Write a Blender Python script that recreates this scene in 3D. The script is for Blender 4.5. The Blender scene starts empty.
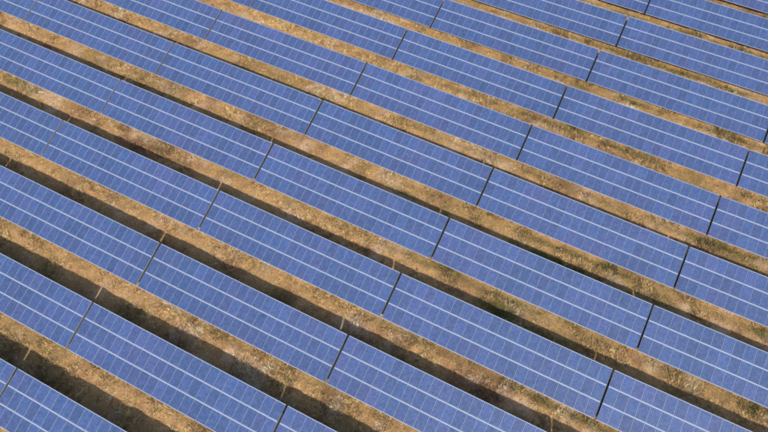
import bpy, math, random
import numpy as np
from mathutils import Matrix, Vector

R_ = math.radians
sc = bpy.context.scene
C = sc.collection

# ------------------------------------------------------------------ camera
cam = bpy.data.cameras.new('camera')
cam_o = bpy.data.objects.new('camera', cam)
C.objects.link(cam_o)
right = Vector((0.897917, 0.439828, 0.017226))
down = Vector((0.387461, -0.771227, -0.505058))
fwd = Vector((-0.208853, 0.460174, -0.862914))
m = Matrix((right, -down, -fwd)).transposed().to_4x4()
m.translation = Vector((12.19993, -6.70733, 55.89865))
cam_o.matrix_world = m
cam.sensor_fit = 'HORIZONTAL'
cam.sensor_width = 36.0
cam.lens = 567.502 / 768 * 36.0
cam.clip_start = 0.5
cam.clip_end = 5000
sc.camera = cam_o

# ------------------------------------------------------------------ sky and sun
SUN_EL, SUN_AZ = R_(39.5), R_(139.5)          # azimuth clockwise from +Y
w = bpy.data.worlds.new('World')
sc.world = w
w.use_nodes = True
wn = w.node_tree.nodes
sky = wn.new('ShaderNodeTexSky')
sky.sky_type = 'NISHITA'
sky.sun_disc = False
sky.sun_elevation = SUN_EL
sky.sun_rotation = SUN_AZ
sky.air_density = 1.0
sky.dust_density = 1.5
w.node_tree.links.new(sky.outputs[0], wn['Background'].inputs[0])
wn['Background'].inputs[1].default_value = 0.12

sun = bpy.data.lights.new('sun', 'SUN')
sun.energy = 3.6
sun.angle = R_(0.9)
sun.color = (1.0, 0.93, 0.82)
sun_o = bpy.data.objects.new('sun', sun)
C.objects.link(sun_o)
sdir = Vector((math.sin(SUN_AZ) * math.cos(SUN_EL), math.cos(SUN_AZ) * math.cos(SUN_EL), math.sin(SUN_EL)))
sun_o.rotation_euler = sdir.to_track_quat('Z', 'Y').to_euler()
sun_o.location = sdir * 120

sc.view_settings.view_transform = 'Standard'
sc.view_settings.look = 'None'
sc.view_settings.exposure = 0.36
sc.view_settings.gamma = 1.0
sc.cycles.filter_width = 1.9

# ------------------------------------------------------------------ layout of the farm (metres)
PITCH = 22.5                      # from gap to gap along a row
SHIFT, ROW = 1.939643, 8.294977   # each row: sideways shift, distance to the next
TILT = R_(17.0)
DEPTH = 5.02                      # table depth along the slope
LOW = 0.75                        # height of the low edge
DX = {-1: .082, 0: .062, 1: .035, 2: -.096, 3: -.096, 4: -.071, 5: -.046, 6: .002, 7: .06, 8: -.001, 9: .069}
DY = {-1: -.058, 0: -.049, 1: .025, 2: .021, 3: .025, 4: .128, 5: .019, 6: .018, 7: -.092, 8: -.071, 9: .032}
BUMP = np.array([[-59.74, 33.18, -0.0232], [-41.12, 16.59, -0.1612], [-39.18, 24.88, 0.1844], [-37.24, 33.18, -0.111],
 [-35.3, 41.47, 0.0155], [-33.36, 49.77, -0.0383], [-24.44, -8.29, -0.0448], [-22.5, 0.0, -0.025], [-20.56, 8.29, 0.0738],
 [-18.62, 16.59, -0.1017], [-16.68, 24.88, 0.112], [-14.74, 33.18, -0.001], [-12.8, 41.47, 0.2484], [-10.86, 49.77, 0.0281],
 [-8.92, 58.06, -0.2668], [0.0, 0.0, -0.1864], [1.94, 8.29, 0.2194], [3.88, 16.59, -0.2882], [5.82, 24.88, 0.1762],
 [7.76, 33.18, 0.1168], [9.7, 41.47, -0.152], [11.64, 49.77, -0.022], [13.58, 58.06, 0.304], [15.52, 66.36, -0.3107],
 [17.46, 74.65, 0.1331], [26.38, 16.59, -0.339], [28.32, 24.88, 0.4009], [30.26, 33.18, -0.4523], [32.2, 41.47, 0.3332],
 [34.14, 49.77, -0.2724], [36.08, 58.06, 0.2149]])


def rolling(x, y):
    """gentle rise and fall of the field"""
    x = np.asarray(x, float); y = np.asarray(y, float)
    z = np.zeros(np.broadcast(x, y).shape)
    for bx, by, bw in BUMP:
        z = z + bw * np.exp(-((x - bx) ** 2 + (y - by) ** 2) / 392.0)
    return z


def lattice(ix, iy, seed):
    h = (ix.astype(np.int64) * 374761393 + iy.astype(np.int64) * 668265263 + seed * 974711) & 0x7fffffff
    h = ((h ^ (h >> 13)) * 1274126177) & 0x7fffffff
    h = (h ^ (h >> 16)) & 0xffff
    return h / 65535.0


def noise(x, y, scale, seed):
    x = np.asarray(x, float) / scale; y = np.asarray(y, float) / scale
    ix = np.floor(x); iy = np.floor(y)
    fx = x - ix; fy = y - iy
    fx = fx * fx * (3 - 2 * fx); fy = fy * fy * (3 - 2 * fy)
    a = lattice(ix, iy, seed); b = lattice(ix + 1, iy, seed)
    c = lattice(ix, iy + 1, seed); d = lattice(ix + 1, iy + 1, seed)
    return (a * (1 - fx) + b * fx) * (1 - fy) + (c * (1 - fx) + d * fx) * fy


def fbm(x, y, scale, seed, n=4):
    s = 0; a = .5; t = 0
    for i in range(n):
        s = s + a * noise(x, y, scale, seed + 17 * i); t += a
        a *= .5; scale *= .47
    return s / t


def ground_z(x, y):
    z = rolling(x, y) + (fbm(x, y, 2.8, 3, 3) - .5) * .42 + (noise(x, y, .62, 9) - .5) * .17
    return z


# patches of fresh green in the dry sward: x, y, half length, half width, strength
GREEN = [(-.6, 26.9, 3.4, .7, .8), (17.6, 26.2, 5.0, .75, .95), (15.0, 18.1, 3.8, .95, .9), (19.5, 17.8, 3.0, .8, .75), (26.5, 26.2, 3.5, .6, .6),
         (14.6, 45.5, 2.0, .7, .8), (-.3, 54.6, 3.2, .8, .6), (-52, 19.9, 3.0, .9, .7), (7.5, 20.2, 3.0, 1.0, .7),
         (36, 15.9, 1.8, 1.0, .5), (40, 19.9, .9, .8, .8), (-19.6, .8, 1.6, .9, .5), (30.4, 26.9, 2.8, .9, .6),
         (38, 35.2, 5.0, .9, .5), (-12.0, 20.0, 2.2, .8, .4), (22.0, 36.2, 3.0, .5, .5), (12.0, 37.0, 2.4, .5, .4)]


def sward(x, y):
    """weights of green, of bare brown soil and of bleached thatch at a place"""
    g = np.clip((fbm(x, y, 7.0, 21, 3) - .56) * 2.6, 0, .35)
    wob = (fbm(x, y, 1.1, 33, 3) - .5)
    for gx, gy, a, b, s in GREEN:
        d = np.sqrt(((x - gx) / a) ** 2 + ((y - gy) / b) ** 2) + wob * 1.3
        g = np.maximum(g, s * np.clip(1.35 - d, 0, 1))
    k = np.mod(y + DEPTH * math.cos(TILT) + .30, ROW)                  # distance from a low edge: green drip line with some shade painted in
    k = np.minimum(k, ROW - k) + wob * .5
    g = np.maximum(g, np.clip(1.2 - k / .62, 0, 1) * np.clip(.75 * noise(x, y, 4.0, 61) + .18, 0, 1) * np.clip(.62 + x / 60, .35, 1))
    soil = np.clip((fbm(x, y, 3.2, 51, 4) - .52) * 4.0, 0, 1)
    pale = np.clip((fbm(x, y, 2.0, 71, 4) - .56) * 5.0, 0, 1)
    return g, soil, pale


STRAW = np.array([.535, .335, .160]); SOIL = np.array([.270, .155, .090])
PALE = np.array([.700, .500, .340]); FRESH = np.array([.115, .122, .036])


def sward_colour(x, y, jitter=None):
    g, soil, pale = sward(x, y)
    c = STRAW[None] * np.ones((len(x), 1))
    c = c * (1 - .75 * soil[:, None]) + SOIL * .75 * soil[:, None]
    c = c * (1 - .70 * pale[:, None]) + PALE * .70 * pale[:, None]
    c = c * (1 - g[:, None]) + FRESH * g[:, None]
    if jitter is not None:
        c = c * jitter[:, None]
    return c


# ------------------------------------------------------------------ materials
def mat(name):
    mm = bpy.data.materials.new(name)
    mm.use_nodes = True
    nt = mm.node_tree
    return mm, nt, nt.nodes, nt.nodes['Principled BSDF']


def math_node(nt, op, a, b=None, c=None, clamp=False):
    n = nt.nodes.new('ShaderNodeMath'); n.operation = op; n.use_clamp = clamp
    for i, v in enumerate((a, b, c)):
        if v is None: continue
        if isinstance(v, (int, float)): n.inputs[i].default_value = v
        else: nt.links.new(v, n.inputs[i])
    return n.outputs[0]


def mix_col(nt, fac, a, b, mode='MIX'):
    n = nt.nodes.new('ShaderNodeMix'); n.data_type = 'RGBA'; n.blend_type = mode
    for sock, v in ((n.inputs[0], fac), (n.inputs[6], a), (n.inputs[7], b)):
        if isinstance(v, (int, float)): sock.default_value = v
        elif isinstance(v, tuple): sock.default_value = v + (1,)
        else: nt.links.new(v, sock)
    return n.outputs[2]


def make_alu(name, col, rough, metal):
    mm, nt, nd, b = mat(name)
    tc = nd.new('ShaderNodeTexCoord')
    ns = nd.new('ShaderNodeTexNoise'); ns.inputs['Scale'].default_value = 6; ns.inputs['Detail'].default_value = 5
    nt.links.new(tc.outputs['Object'], ns.inputs['Vector'])
    f = math_node(nt, 'MULTIPLY_ADD', ns.outputs[0], .35, .82)
    cc = nd.new('ShaderNodeCombineColor')
    for i in range(3):
        nt.links.new(math_node(nt, 'MULTIPLY', f, col[i]), cc.inputs[i])
    nt.links.new(cc.outputs[0], b.inputs['Base Color'])
    b.inputs['Roughness'].default_value = rough
    b.inputs['Metallic'].default_value = metal
    return mm


M_FRAME = make_alu('module_frame_aluminium', (.36, .41, .50), .45, .35)
M_STEEL = make_alu('galvanised_steel', (.40, .41, .42), .5, .7)


def make_cells():
    """polycrystalline module: 6 x 10 blue cells behind glass, white back sheet between them"""
    mm, nt, nd, b = mat('solar_cells')
    L = nt.links
    tc = nd.new('ShaderNodeTexCoord'); oi = nd.new('ShaderNodeObjectInfo')
    sep = nd.new('ShaderNodeSeparateXYZ'); L.new(tc.outputs['Object'], sep.inputs[0])
    x, y = sep.outputs[0], sep.outputs[1]
    CW, CH = .1628, .1565
    u = math_node(nt, 'DIVIDE', math_node(nt, 'ADD', x, 3 * CW), CW)
    v = math_node(nt, 'DIVIDE', math_node(nt, 'ADD', y, 5 * CH), CH)
    fu = math_node(nt, 'FRACT', u); fv = math_node(nt, 'FRACT', v)
    cu = math_node(nt, 'FLOOR', u); cv = math_node(nt, 'FLOOR', v)
    # distance to the nearest cell border
    du = math_node(nt, 'MINIMUM', fu, math_node(nt, 'SUBTRACT', 1.0, fu))
    dv = math_node(nt, 'MINIMUM', fv, math_node(nt, 'SUBTRACT', 1.0, fv))
    dd = math_node(nt, 'MINIMUM', du, dv)
    gap = math_node(nt, 'LESS_THAN', dd, .020)
    # bus bars: three thin silver lines up each cell
    bb = math_node(nt, 'FRACT', math_node(nt, 'MULTIPLY', fu, 3.0))
    bb = math_node(nt, 'LESS_THAN', math_node(nt, 'ABSOLUTE', math_node(nt, 'SUBTRACT', bb, .5)), .020)
    # back sheet margin outside the cell field
    ox = math_node(nt, 'GREATER_THAN', math_node(nt, 'ABSOLUTE', x), 3 * CW)
    oy = math_node(nt, 'GREATER_THAN', math_node(nt, 'ABSOLUTE', y), 5 * CH)
    out = math_node(nt, 'MAXIMUM', ox, oy)
    # each cell its own shade
    rnd = oi.outputs['Random']
    cv3 = nd.new('ShaderNodeCombineXYZ'); L.new(cu, cv3.inputs[0]); L.new(cv, cv3.inputs[1])
    L.new(math_node(nt, 'MULTIPLY', rnd, 917.0), cv3.inputs[2])
    wn_ = nd.new('ShaderNodeTexWhiteNoise'); wn_.noise_dimensions = '3D'; L.new(cv3.outputs[0], wn_.inputs[0])
    # crystal grains
    mp = nd.new('ShaderNodeVectorMath'); mp.operation = 'ADD'
    L.new(tc.outputs['Object'], mp.inputs[0])
    off = nd.new('ShaderNodeCombineXYZ'); L.new(math_node(nt, 'MULTIPLY', rnd, 313.0), off.inputs[0])
    L.new(off.outputs[0], mp.inputs[1])
    vo = nd.new('ShaderNodeTexVoronoi'); vo.inputs['Scale'].default_value = 26
    L.new(mp.outputs[0], vo.inputs['Vector'])
    gs = nd.new('ShaderNodeSeparateColor'); L.new(vo.outputs['Color'], gs.inputs[0])
    # module to module: batch tint
    ramp = nd.new('ShaderNodeValToRGB'); ramp.color_ramp.interpolation = 'LINEAR'
    e = ramp.color_ramp.elements
    e[0].position = 0; e[0].color = CELL_A + (1,)
    e[1].position = 1; e[1].color = CELL_C + (1,)
    k = e.new(.5); k.color = CELL_B + (1,)
    L.new(rnd, ramp.inputs[0])
    # batches of modules from one pallet share a tint over several metres
    geo = nd.new('ShaderNodeNewGeometry')
    nz = nd.new('ShaderNodeTexNoise'); nz.inputs['Scale'].default_value = .16; nz.inputs['Detail'].default_value = 2
    L.new(oi.outputs['Location'], nz.inputs['Vector'])
    bat = math_node(nt, 'MULTIPLY', math_node(nt, 'SUBTRACT', nz.outputs[0], .5), 1.6)
    L.new(math_node(nt, 'ADD', math_node(nt, 'MULTIPLY_ADD', rnd, .55, .22), bat, clamp=True), ramp.inputs[0])
    shade = math_node(nt, 'MULTIPLY_ADD', wn_.outputs[0], .46, .77)
    shade = math_node(nt, 'MULTIPLY', shade, math_node(nt, 'MULTIPLY_ADD', gs.outputs[0], .24, .88))
    m2 = nd.new('ShaderNodeTexWhiteNoise'); m2.noise_dimensions = '1D'
    L.new(math_node(nt, 'MULTIPLY', rnd, 71.3), m2.inputs['W'])
    shade = math_node(nt, 'MULTIPLY', shade, math_node(nt, 'MULTIPLY_ADD', m2.outputs[0], .26, .87))
    cc = nd.new('ShaderNodeVectorMath'); cc.operation = 'SCALE'
    L.new(ramp.outputs[0], cc.inputs[0]); L.new(shade, cc.inputs['Scale'])
    c1 = mix_col(nt, math_node(nt, 'MULTIPLY', bb, .55), cc.outputs[0], (.20, .27, .42))
    c2 = mix_col(nt, math_node(nt, 'MULTIPLY', gap, .75), c1, (.30, .37, .52))
    c3 = mix_col(nt, out, c2, (.40, .47, .61))
    # a little dust
    dn = nd.new('ShaderNodeTexNoise'); dn.inputs['Scale'].default_value = 2.2; dn.inputs['Detail'].default_value = 6
    L.new(mp.outputs[0], dn.inputs['Vector'])
    dm = math_node(nt, 'MULTIPLY', math_node(nt, 'SUBTRACT', dn.outputs[0], .42, clamp=True), .16)
    # grime that gathers along the lower frame of each module
    low = math_node(nt, 'MULTIPLY', math_node(nt, 'SUBTRACT', -.70, y, clamp=True), 1.6)
    low = math_node(nt, 'MULTIPLY', low, math_node(nt, 'MULTIPLY', dn.outputs[0], 1.6))
    dm = math_node(nt, 'ADD', dm, low, clamp=True)
    c4 = mix_col(nt, dm, c3, (.40, .37, .33))
    L.new(c4, b.inputs['Base Color'])
    L.new(math_node(nt, 'MULTIPLY_ADD', dn.outputs[0], .22, .34), b.inputs['Roughness'])
    b.inputs['IOR'].default_value = 1.42
    return mm


CELL_A = (.031, .073, .207)
CELL_B = (.038, .075, .216)
CELL_C = (.050, .075, .222)
M_CELLS = make_cells()


def make_ground_mat():
    mm, nt, nd, b = mat('dry_meadow_soil')
    L = nt.links
    at = nd.new('ShaderNodeAttribute'); at.attribute_name = 'tint'
    geo = nd.new('ShaderNodeNewGeometry')
    n1 = nd.new('ShaderNodeTexNoise'); n1.inputs['Scale'].default_value = 5.5; n1.inputs['Detail'].default_value = 8; n1.inputs['Roughness'].default_value = .72
    n2 = nd.new('ShaderNodeTexNoise'); n2.inputs['Scale'].default_value = 13; n2.inputs['Detail'].default_value = 4
    L.new(geo.outputs['Position'], n1.inputs['Vector']); L.new(geo.outputs['Position'], n2.inputs['Vector'])
    s = math_node(nt, 'MULTIPLY', math_node(nt, 'MULTIPLY_ADD', n1.outputs[0], 2.0, .02), math_node(nt, 'MULTIPLY_ADD', n2.outputs[0], 2.4, -.2))
    vm = nd.new('ShaderNodeVectorMath'); vm.operation = 'SCALE'
    L.new(at.outputs['Color'], vm.inputs[0]); L.new(s, vm.inputs['Scale'])
    L.new(vm.outputs[0], b.inputs['Base Color'])
    b.inputs['Roughness'].default_value = 1.0
    b.inputs['Specular IOR Level'].default_value = .1
    bp = nd.new('ShaderNodeBump'); bp.inputs['Strength'].default_value = .6; bp.inputs['Distance'].default_value = .06
    L.new(n1.outputs[0], bp.inputs['Height']); L.new(bp.outputs[0], b.inputs['Normal'])
    return mm


def make_grass_mat():
    mm, nt, nd, b = mat('dry_grass_blades')
    at = nd.new('ShaderNodeAttribute'); at.attribute_name = 'tint'
    nt.links.new(at.outputs['Color'], b.inputs['Base Color'])
    b.inputs['Roughness'].default_value = .85
    b.inputs['Specular IOR Level'].default_value = .15
    return mm


M_GROUND = make_ground_mat()
M_GRASS = make_grass_mat()


# ------------------------------------------------------------------ ground
def build_mesh(name, co, faces_flat, nper, material, col=None):
    me = bpy.data.meshes.new(name)
    nv = len(co); nf = len(faces_flat) // nper
    me.vertices.add(nv); me.vertices.foreach_set('co', np.ascontiguousarray(co, np.float32).ravel())
    me.loops.add(len(faces_flat)); me.loops.foreach_set('vertex_index', np.ascontiguousarray(faces_flat, np.int32))
    me.polygons.add(nf)
    me.polygons.foreach_set('loop_start', np.arange(nf, dtype=np.int32) * nper)
    me.polygons.foreach_set('loop_total', np.full(nf, nper, np.int32))
    if col is not None:
        a = me.color_attributes.new('tint', 'FLOAT_COLOR', 'POINT')
        rgba = np.ones((nv, 4), np.float32); rgba[:, :3] = col
        a.data.foreach_set('color', rgba.ravel())
    me.materials.append(material)
    me.update(calc_edges=True)
    me.validate()
    o = bpy.data.objects.new(name, me)
    C.objects.link(o)
    return o


xs = np.concatenate([np.linspace(-900, -110, 14)[:-1], np.linspace(-110, -84, 12)[:-1], np.arange(-84, 66, .30), np.linspace(66, 90, 12)[1:], np.linspace(90, 900, 14)[1:]])
ys = np.concatenate([np.linspace(-900, -50, 14)[:-1], np.linspace(-50, -24, 12)[:-1], np.arange(-24, 98, .30), np.linspace(98, 124, 12)[1:], np.linspace(124, 900, 14)[1:]])
gx, gy = np.meshgrid(xs, ys)
gxf, gyf = gx.ravel(), gy.ravel()
co = np.stack([gxf, gyf, ground_z(gxf, gyf)], 1)
nx, ny = len(xs), len(ys)
i0 = (np.arange(ny - 1)[:, None] * nx + np.arange(nx - 1)[None]).ravel()
quads = np.stack([i0, i0 + 1, i0 + nx + 1, i0 + nx], 1).ravel()
gr = build_mesh('ground', co, quads, 4, M_GROUND, sward_colour(gxf, gyf) * np.array([.80, .76, .72]))
gr.data.polygons.foreach_set('use_smooth', np.ones(len(gr.data.polygons), bool))
gr['kind'] = 'structure'

# ------------------------------------------------------------------ solar tables
MOD_W, MOD_L = 1.000, 1.662
STEP_X, STEP_Y = 1.0118, 1.676
N_COL, N_ROW = 22, 3
TAB_L = (N_COL - 1) * STEP_X + MOD_W


def box_mesh(name, boxes, mats):
    """boxes: (x0,x1,y0,y1,z0,z1,material index)"""
    V = []; F = []; I = []
    for x0, x1, y0, y1, z0, z1, mi in boxes:
        k = len(V)
        V += [(x0, y0, z0), (x1, y0, z0), (x1, y1, z0), (x0, y1, z0), (x0, y0, z1), (x1, y0, z1), (x1, y1, z1), (x0, y1, z1)]
        F += [(k + 3, k + 2, k + 1, k), (k + 4, k + 5, k + 6, k + 7), (k, k + 1, k + 5, k + 4), (k + 1, k + 2, k + 6, k + 5), (k + 2, k + 3, k + 7, k + 6), (k + 3, k, k + 4, k + 7)]
        I += [mi] * 6
    me = bpy.data.meshes.new(name)
    me.from_pydata(V, [], F)
    for q in mats: me.materials.append(q)
    me.polygons.foreach_set('material_index', I)
    me.update()
    return me


def module_mesh():
    a, c, fw, t = MOD_W / 2, MOD_L / 2, .009, .040
    bx = [(-a, a, -c, -c + fw, -t, 0, 0), (-a, a, c - fw, c, -t, 0, 0),
          (-a, -a + fw, -c + fw, c - fw, -t, 0, 0), (a - fw, a, -c + fw, c - fw, -t, 0, 0),
          (-a + fw, a - fw, -c + fw, c - fw, -.012, -.004, 1)]
    return box_mesh('solar_module', bx, [M_FRAME, M_CELLS])


ME_MODULE = module_mesh()
# c-profile rails: web and two flanges
ME_PURLIN = box_mesh('purlin', [(-TAB_L / 2 + .03, TAB_L / 2 - .03, -.003, .003, -.115, -.045, 0),
                                (-TAB_L / 2 + .03, TAB_L / 2 - .03, .003, .045, -.049, -.045, 0),
                                (-TAB_L / 2 + .03, TAB_L / 2 - .03, .003, .045, -.115, -.111, 0)], [M_STEEL])
ME_RAFTER = box_mesh('rafter', [(-.003, .003, .25, DEPTH - .25, -.235, -.118, 0), (.003, .05, .25, DEPTH - .25, -.122, -.118, 0),
                                (.003, .05, .25, DEPTH - .25, -.235, -.231, 0)], [M_STEEL])


ME_STOP = box_mesh('light_stop', [(-.004, .004, .01, DEPTH - .01, -.175, -.045, 0), (-.004, .004, .01, DEPTH - .01, -.183, -.1752, 0)], [M_STEEL])  # added plates at the table ends, narrow the sunlight falling through the gaps


M_DARKENER = make_alu('black_gap_darkener', (.012, .012, .013), .6, 0.0)
ME_DARKENER = box_mesh('gap_darkener', [(-.15, .15, .45, 4.15, -.28, -.20, 0)], [M_DARKENER])  # invented black strip below each gap, added to make the gap dark


def post_mesh(h):
    return box_mesh('post', [(-.045, .045, -.004, .004, -.30, h, 0), (-.045, -.040, .004, .05, -.30, h, 0), (.040, .045, .004, .05, -.30, h, 0)], [M_STEEL])


ORD = ['', 'first', 'second', 'third', 'fourth', 'fifth', 'sixth', 'seventh', 'eighth', 'ninth', 'tenth', 'eleventh', 'twelfth', 'thirteenth']
# row: columns of the tables the photograph shows, then those just beyond its edges
SHOWN = {-1: (-2, -1), 0: (-2, 0), 1: (-2, 0), 2: (-3, 1), 3: (-3, 1), 4: (-4, 1), 5: (-3, 1), 6: (-3, 1), 7: (-2, 1), 8: (-1, 0), 9: (-1, 0), 10: (0, 0)}
BEYOND = [(1, -3), (1, 1), (3, -4), (5, -4), (7, -3), (8, -2), (8, 1), (10, -1), (11, 0)]
WHOLE = {(0, -1), (1, -1), (2, -2), (2, -1), (2, 0), (3, -2), (3, -1), (3, 0), (4, -2), (4, -1), (4, 0), (5, -2), (5, -1), (5, 0), (6, -1), (6, 0), (7, -1), (7, 0)}


def label_of(r, c):
    row = ORD[r + 2]
    if (r, c) in BEYOND:
        side = 'right' if c >= 0 else 'left'
        return f'blue solar table past the {side} end of {row} row from bottom left corner'
    c0, c1 = SHOWN[r]
    if c0 == c1:
        return 'small corner of a blue solar table at the extreme top right corner'
    if (r, c) in WHOLE:
        k = ORD[c - c0 + 1]
        return f'whole blue solar table, {k} from left in the {row} row from bottom left corner'
    if c == c1:
        return f'cropped blue solar table at right end of the {row} row from bottom left corner'
    if c == c0:
        return f'cropped blue solar table at left end of the {row} row from bottom left corner'
    return f'blue solar table cut off, {ORD[c - c0 + 1]} from left in {row} row from bottom left corner'


rng = random.Random(11)
POST_CACHE = {}


def gap_point(r, c):
    x = c * PITCH + r * SHIFT + DX.get(r, 0.0)
    y = r * ROW + DY.get(r, 0.0)          # ground line below the high edge
    return x, y


def add(name, me, parent, loc, rot=(0, 0, 0)):
    o = bpy.data.objects.new(name, me)
    C.objects.link(o)
    o.parent = parent
    o.location = loc
    o.rotation_euler = rot
    return o


def solar_table(r, c):
    xa, ya = gap_point(r, c); xb, yb = gap_point(r, c + 1)
    za, zb = float(rolling(xa, ya - 2.4)), float(rolling(xb, yb - 2.4))
    a = Vector((xa, ya, za)); b = Vector((xb, yb, zb))
    mid = (a + b) / 2
    ex = (b - a).normalized()
    ey = Vector((0, 1, 0)); ey = (ey - ex * ey.dot(ex)).normalized()
    ez = ex.cross(ey)
    root = bpy.data.objects.new('solar_table', None)
    C.objects.link(root)
    root.empty_display_size = .5
    # origin on the ground below the low edge
    mt = Matrix((ex, ey, ez)).transposed().to_4x4()
    mt.translation = mid - ey * (DEPTH * math.cos(TILT))
    root.matrix_world = mt
    root['label'] = label_of(r, c)
    root['category'] = 'solar panels'
    root['group'] = 'solar tables standing in parallel rows on the dry grass'
    tl = TILT + R_(rng.uniform(-.35, .35))
    ct, st = math.cos(tl), math.sin(tl)
    for j in range(N_ROW):
        for i in range(N_COL):
            v = MOD_L / 2 + j * STEP_Y + rng.uniform(-.002, .002)
            x = (i - (N_COL - 1) / 2) * STEP_X + rng.uniform(-.002, .002)
            n = rng.uniform(-.003, .003)
            add('solar_module', ME_MODULE, root, (x, v * ct - n * st, LOW + v * st + n * ct),
                (tl + R_(rng.gauss(0, .22)), R_(rng.gauss(0, .22)), R_(rng.uniform(-.06, .06))))
    for v in (.42, 1.25, 2.1, 2.93, 3.77, 4.6):
        add('purlin', ME_PURLIN, root, (0, v * ct, LOW + v * st), (tl, 0, 0))
    for s_ in (-1, 1):
        add('light_stop', ME_STOP, root, (s_ * (TAB_L / 2 - .006), 0, LOW), (tl, 0, 0) if s_ < 0 else (tl, 0, 0))
    add('gap_darkener', ME_DARKENER, root, (TAB_L / 2 + .126, 0, LOW), (tl, 0, 0))
    for i in range(6):
        x = (i - 2.5) * 3.9
        add('rafter', ME_RAFTER, root, (x, 0, LOW), (tl, 0, 0))
        for v in (1.0, 4.0):
            h = round(LOW + v * math.sin(TILT) - .16 * math.cos(TILT), 3)
            if h not in POST_CACHE: POST_CACHE[h] = post_mesh(h)
            add('post', POST_CACHE[h], root, (x + .055, v * ct, 0))
    return root


todo = [(r, c) for r, (c0, c1) in SHOWN.items() for c in range(c0, c1 + 1)] + BEYOND
for r, c in todo:
    solar_table(r, c)

# ------------------------------------------------------------------ grass in the lanes between the rows
g = np.random.default_rng(5)


def lane_points():
    P = []
    for r in range(-3, 12):
        x0, x1 = -75 + max(0, r - 4) * 7, 42 + r * 1.6
        if r < 2: x0 = -34 - (r + 2) * 11; x1 = 12 + (r + 2) * 12
        y0 = r * ROW - .6; y1 = (r + 1) * ROW - DEPTH * math.cos(TILT) + 1.5
        n = int((x1 - x0) * (y1 - y0) * 38)
        P.append(np.stack([g.uniform(x0, x1, n), g.uniform(y0, y1, n)], 1))
    return np.concatenate(P)


pt = lane_points()
tall = np.clip((fbm(pt[:, 0], pt[:, 1], 1.7, 91, 3) - .46) * 4.2, 0, 1)      # clumps
keep = g.uniform(0, 1, len(pt)) < .62 + .38 * tall
pt = pt[keep]; tall = tall[keep]
nt_ = len(pt)
NB = 8
px = np.repeat(pt[:, 0], NB) + g.normal(0, .07, nt_ * NB)
py = np.repeat(pt[:, 1], NB) + g.normal(0, .07, nt_ * NB)
lush = sward(pt[:, 0], pt[:, 1])[0]
hh = np.repeat(.06 + .24 * tall ** 1.5 + .20 * np.clip(lush - .35, 0, 1) * (.4 + tall), NB) * g.uniform(.5, 1.35, nt_ * NB)
ang = g.uniform(0, 2 * np.pi, nt_ * NB)
lean = g.uniform(.5, 1.8, nt_ * NB) * hh
wd = g.uniform(.014, .042, nt_ * NB)
pz = ground_z(px, py) - .015
sx, sy = -np.sin(ang) * wd, np.cos(ang) * wd
tipx, tipy = px + np.cos(ang) * lean, py + np.sin(ang) * lean
co = np.empty((nt_ * NB, 3, 3))
co[:, 0] = np.stack([px + sx, py + sy, pz], 1)
co[:, 1] = np.stack([px - sx, py - sy, pz], 1)
co[:, 2] = np.stack([tipx, tipy, pz + hh], 1)
col = sward_colour(px, py, np.repeat(np.clip(np.exp(g.normal(-.06, .50, nt_)), .28, 2.2), NB) * g.uniform(.85, 1.15, nt_ * NB))
col = np.clip(col, 0, .78)
col = np.repeat(col, 3, axis=0)
gs = build_mesh('dry_grass', co.reshape(-1, 3), np.arange(nt_ * NB * 3), 3, M_GRASS, col)
gs['kind'] = 'stuff'
gs['label'] = 'dry straw coloured grass with green tufts between the panel rows'
gs['category'] = 'grass'
print('tufts', nt_, 'tables', len(todo))
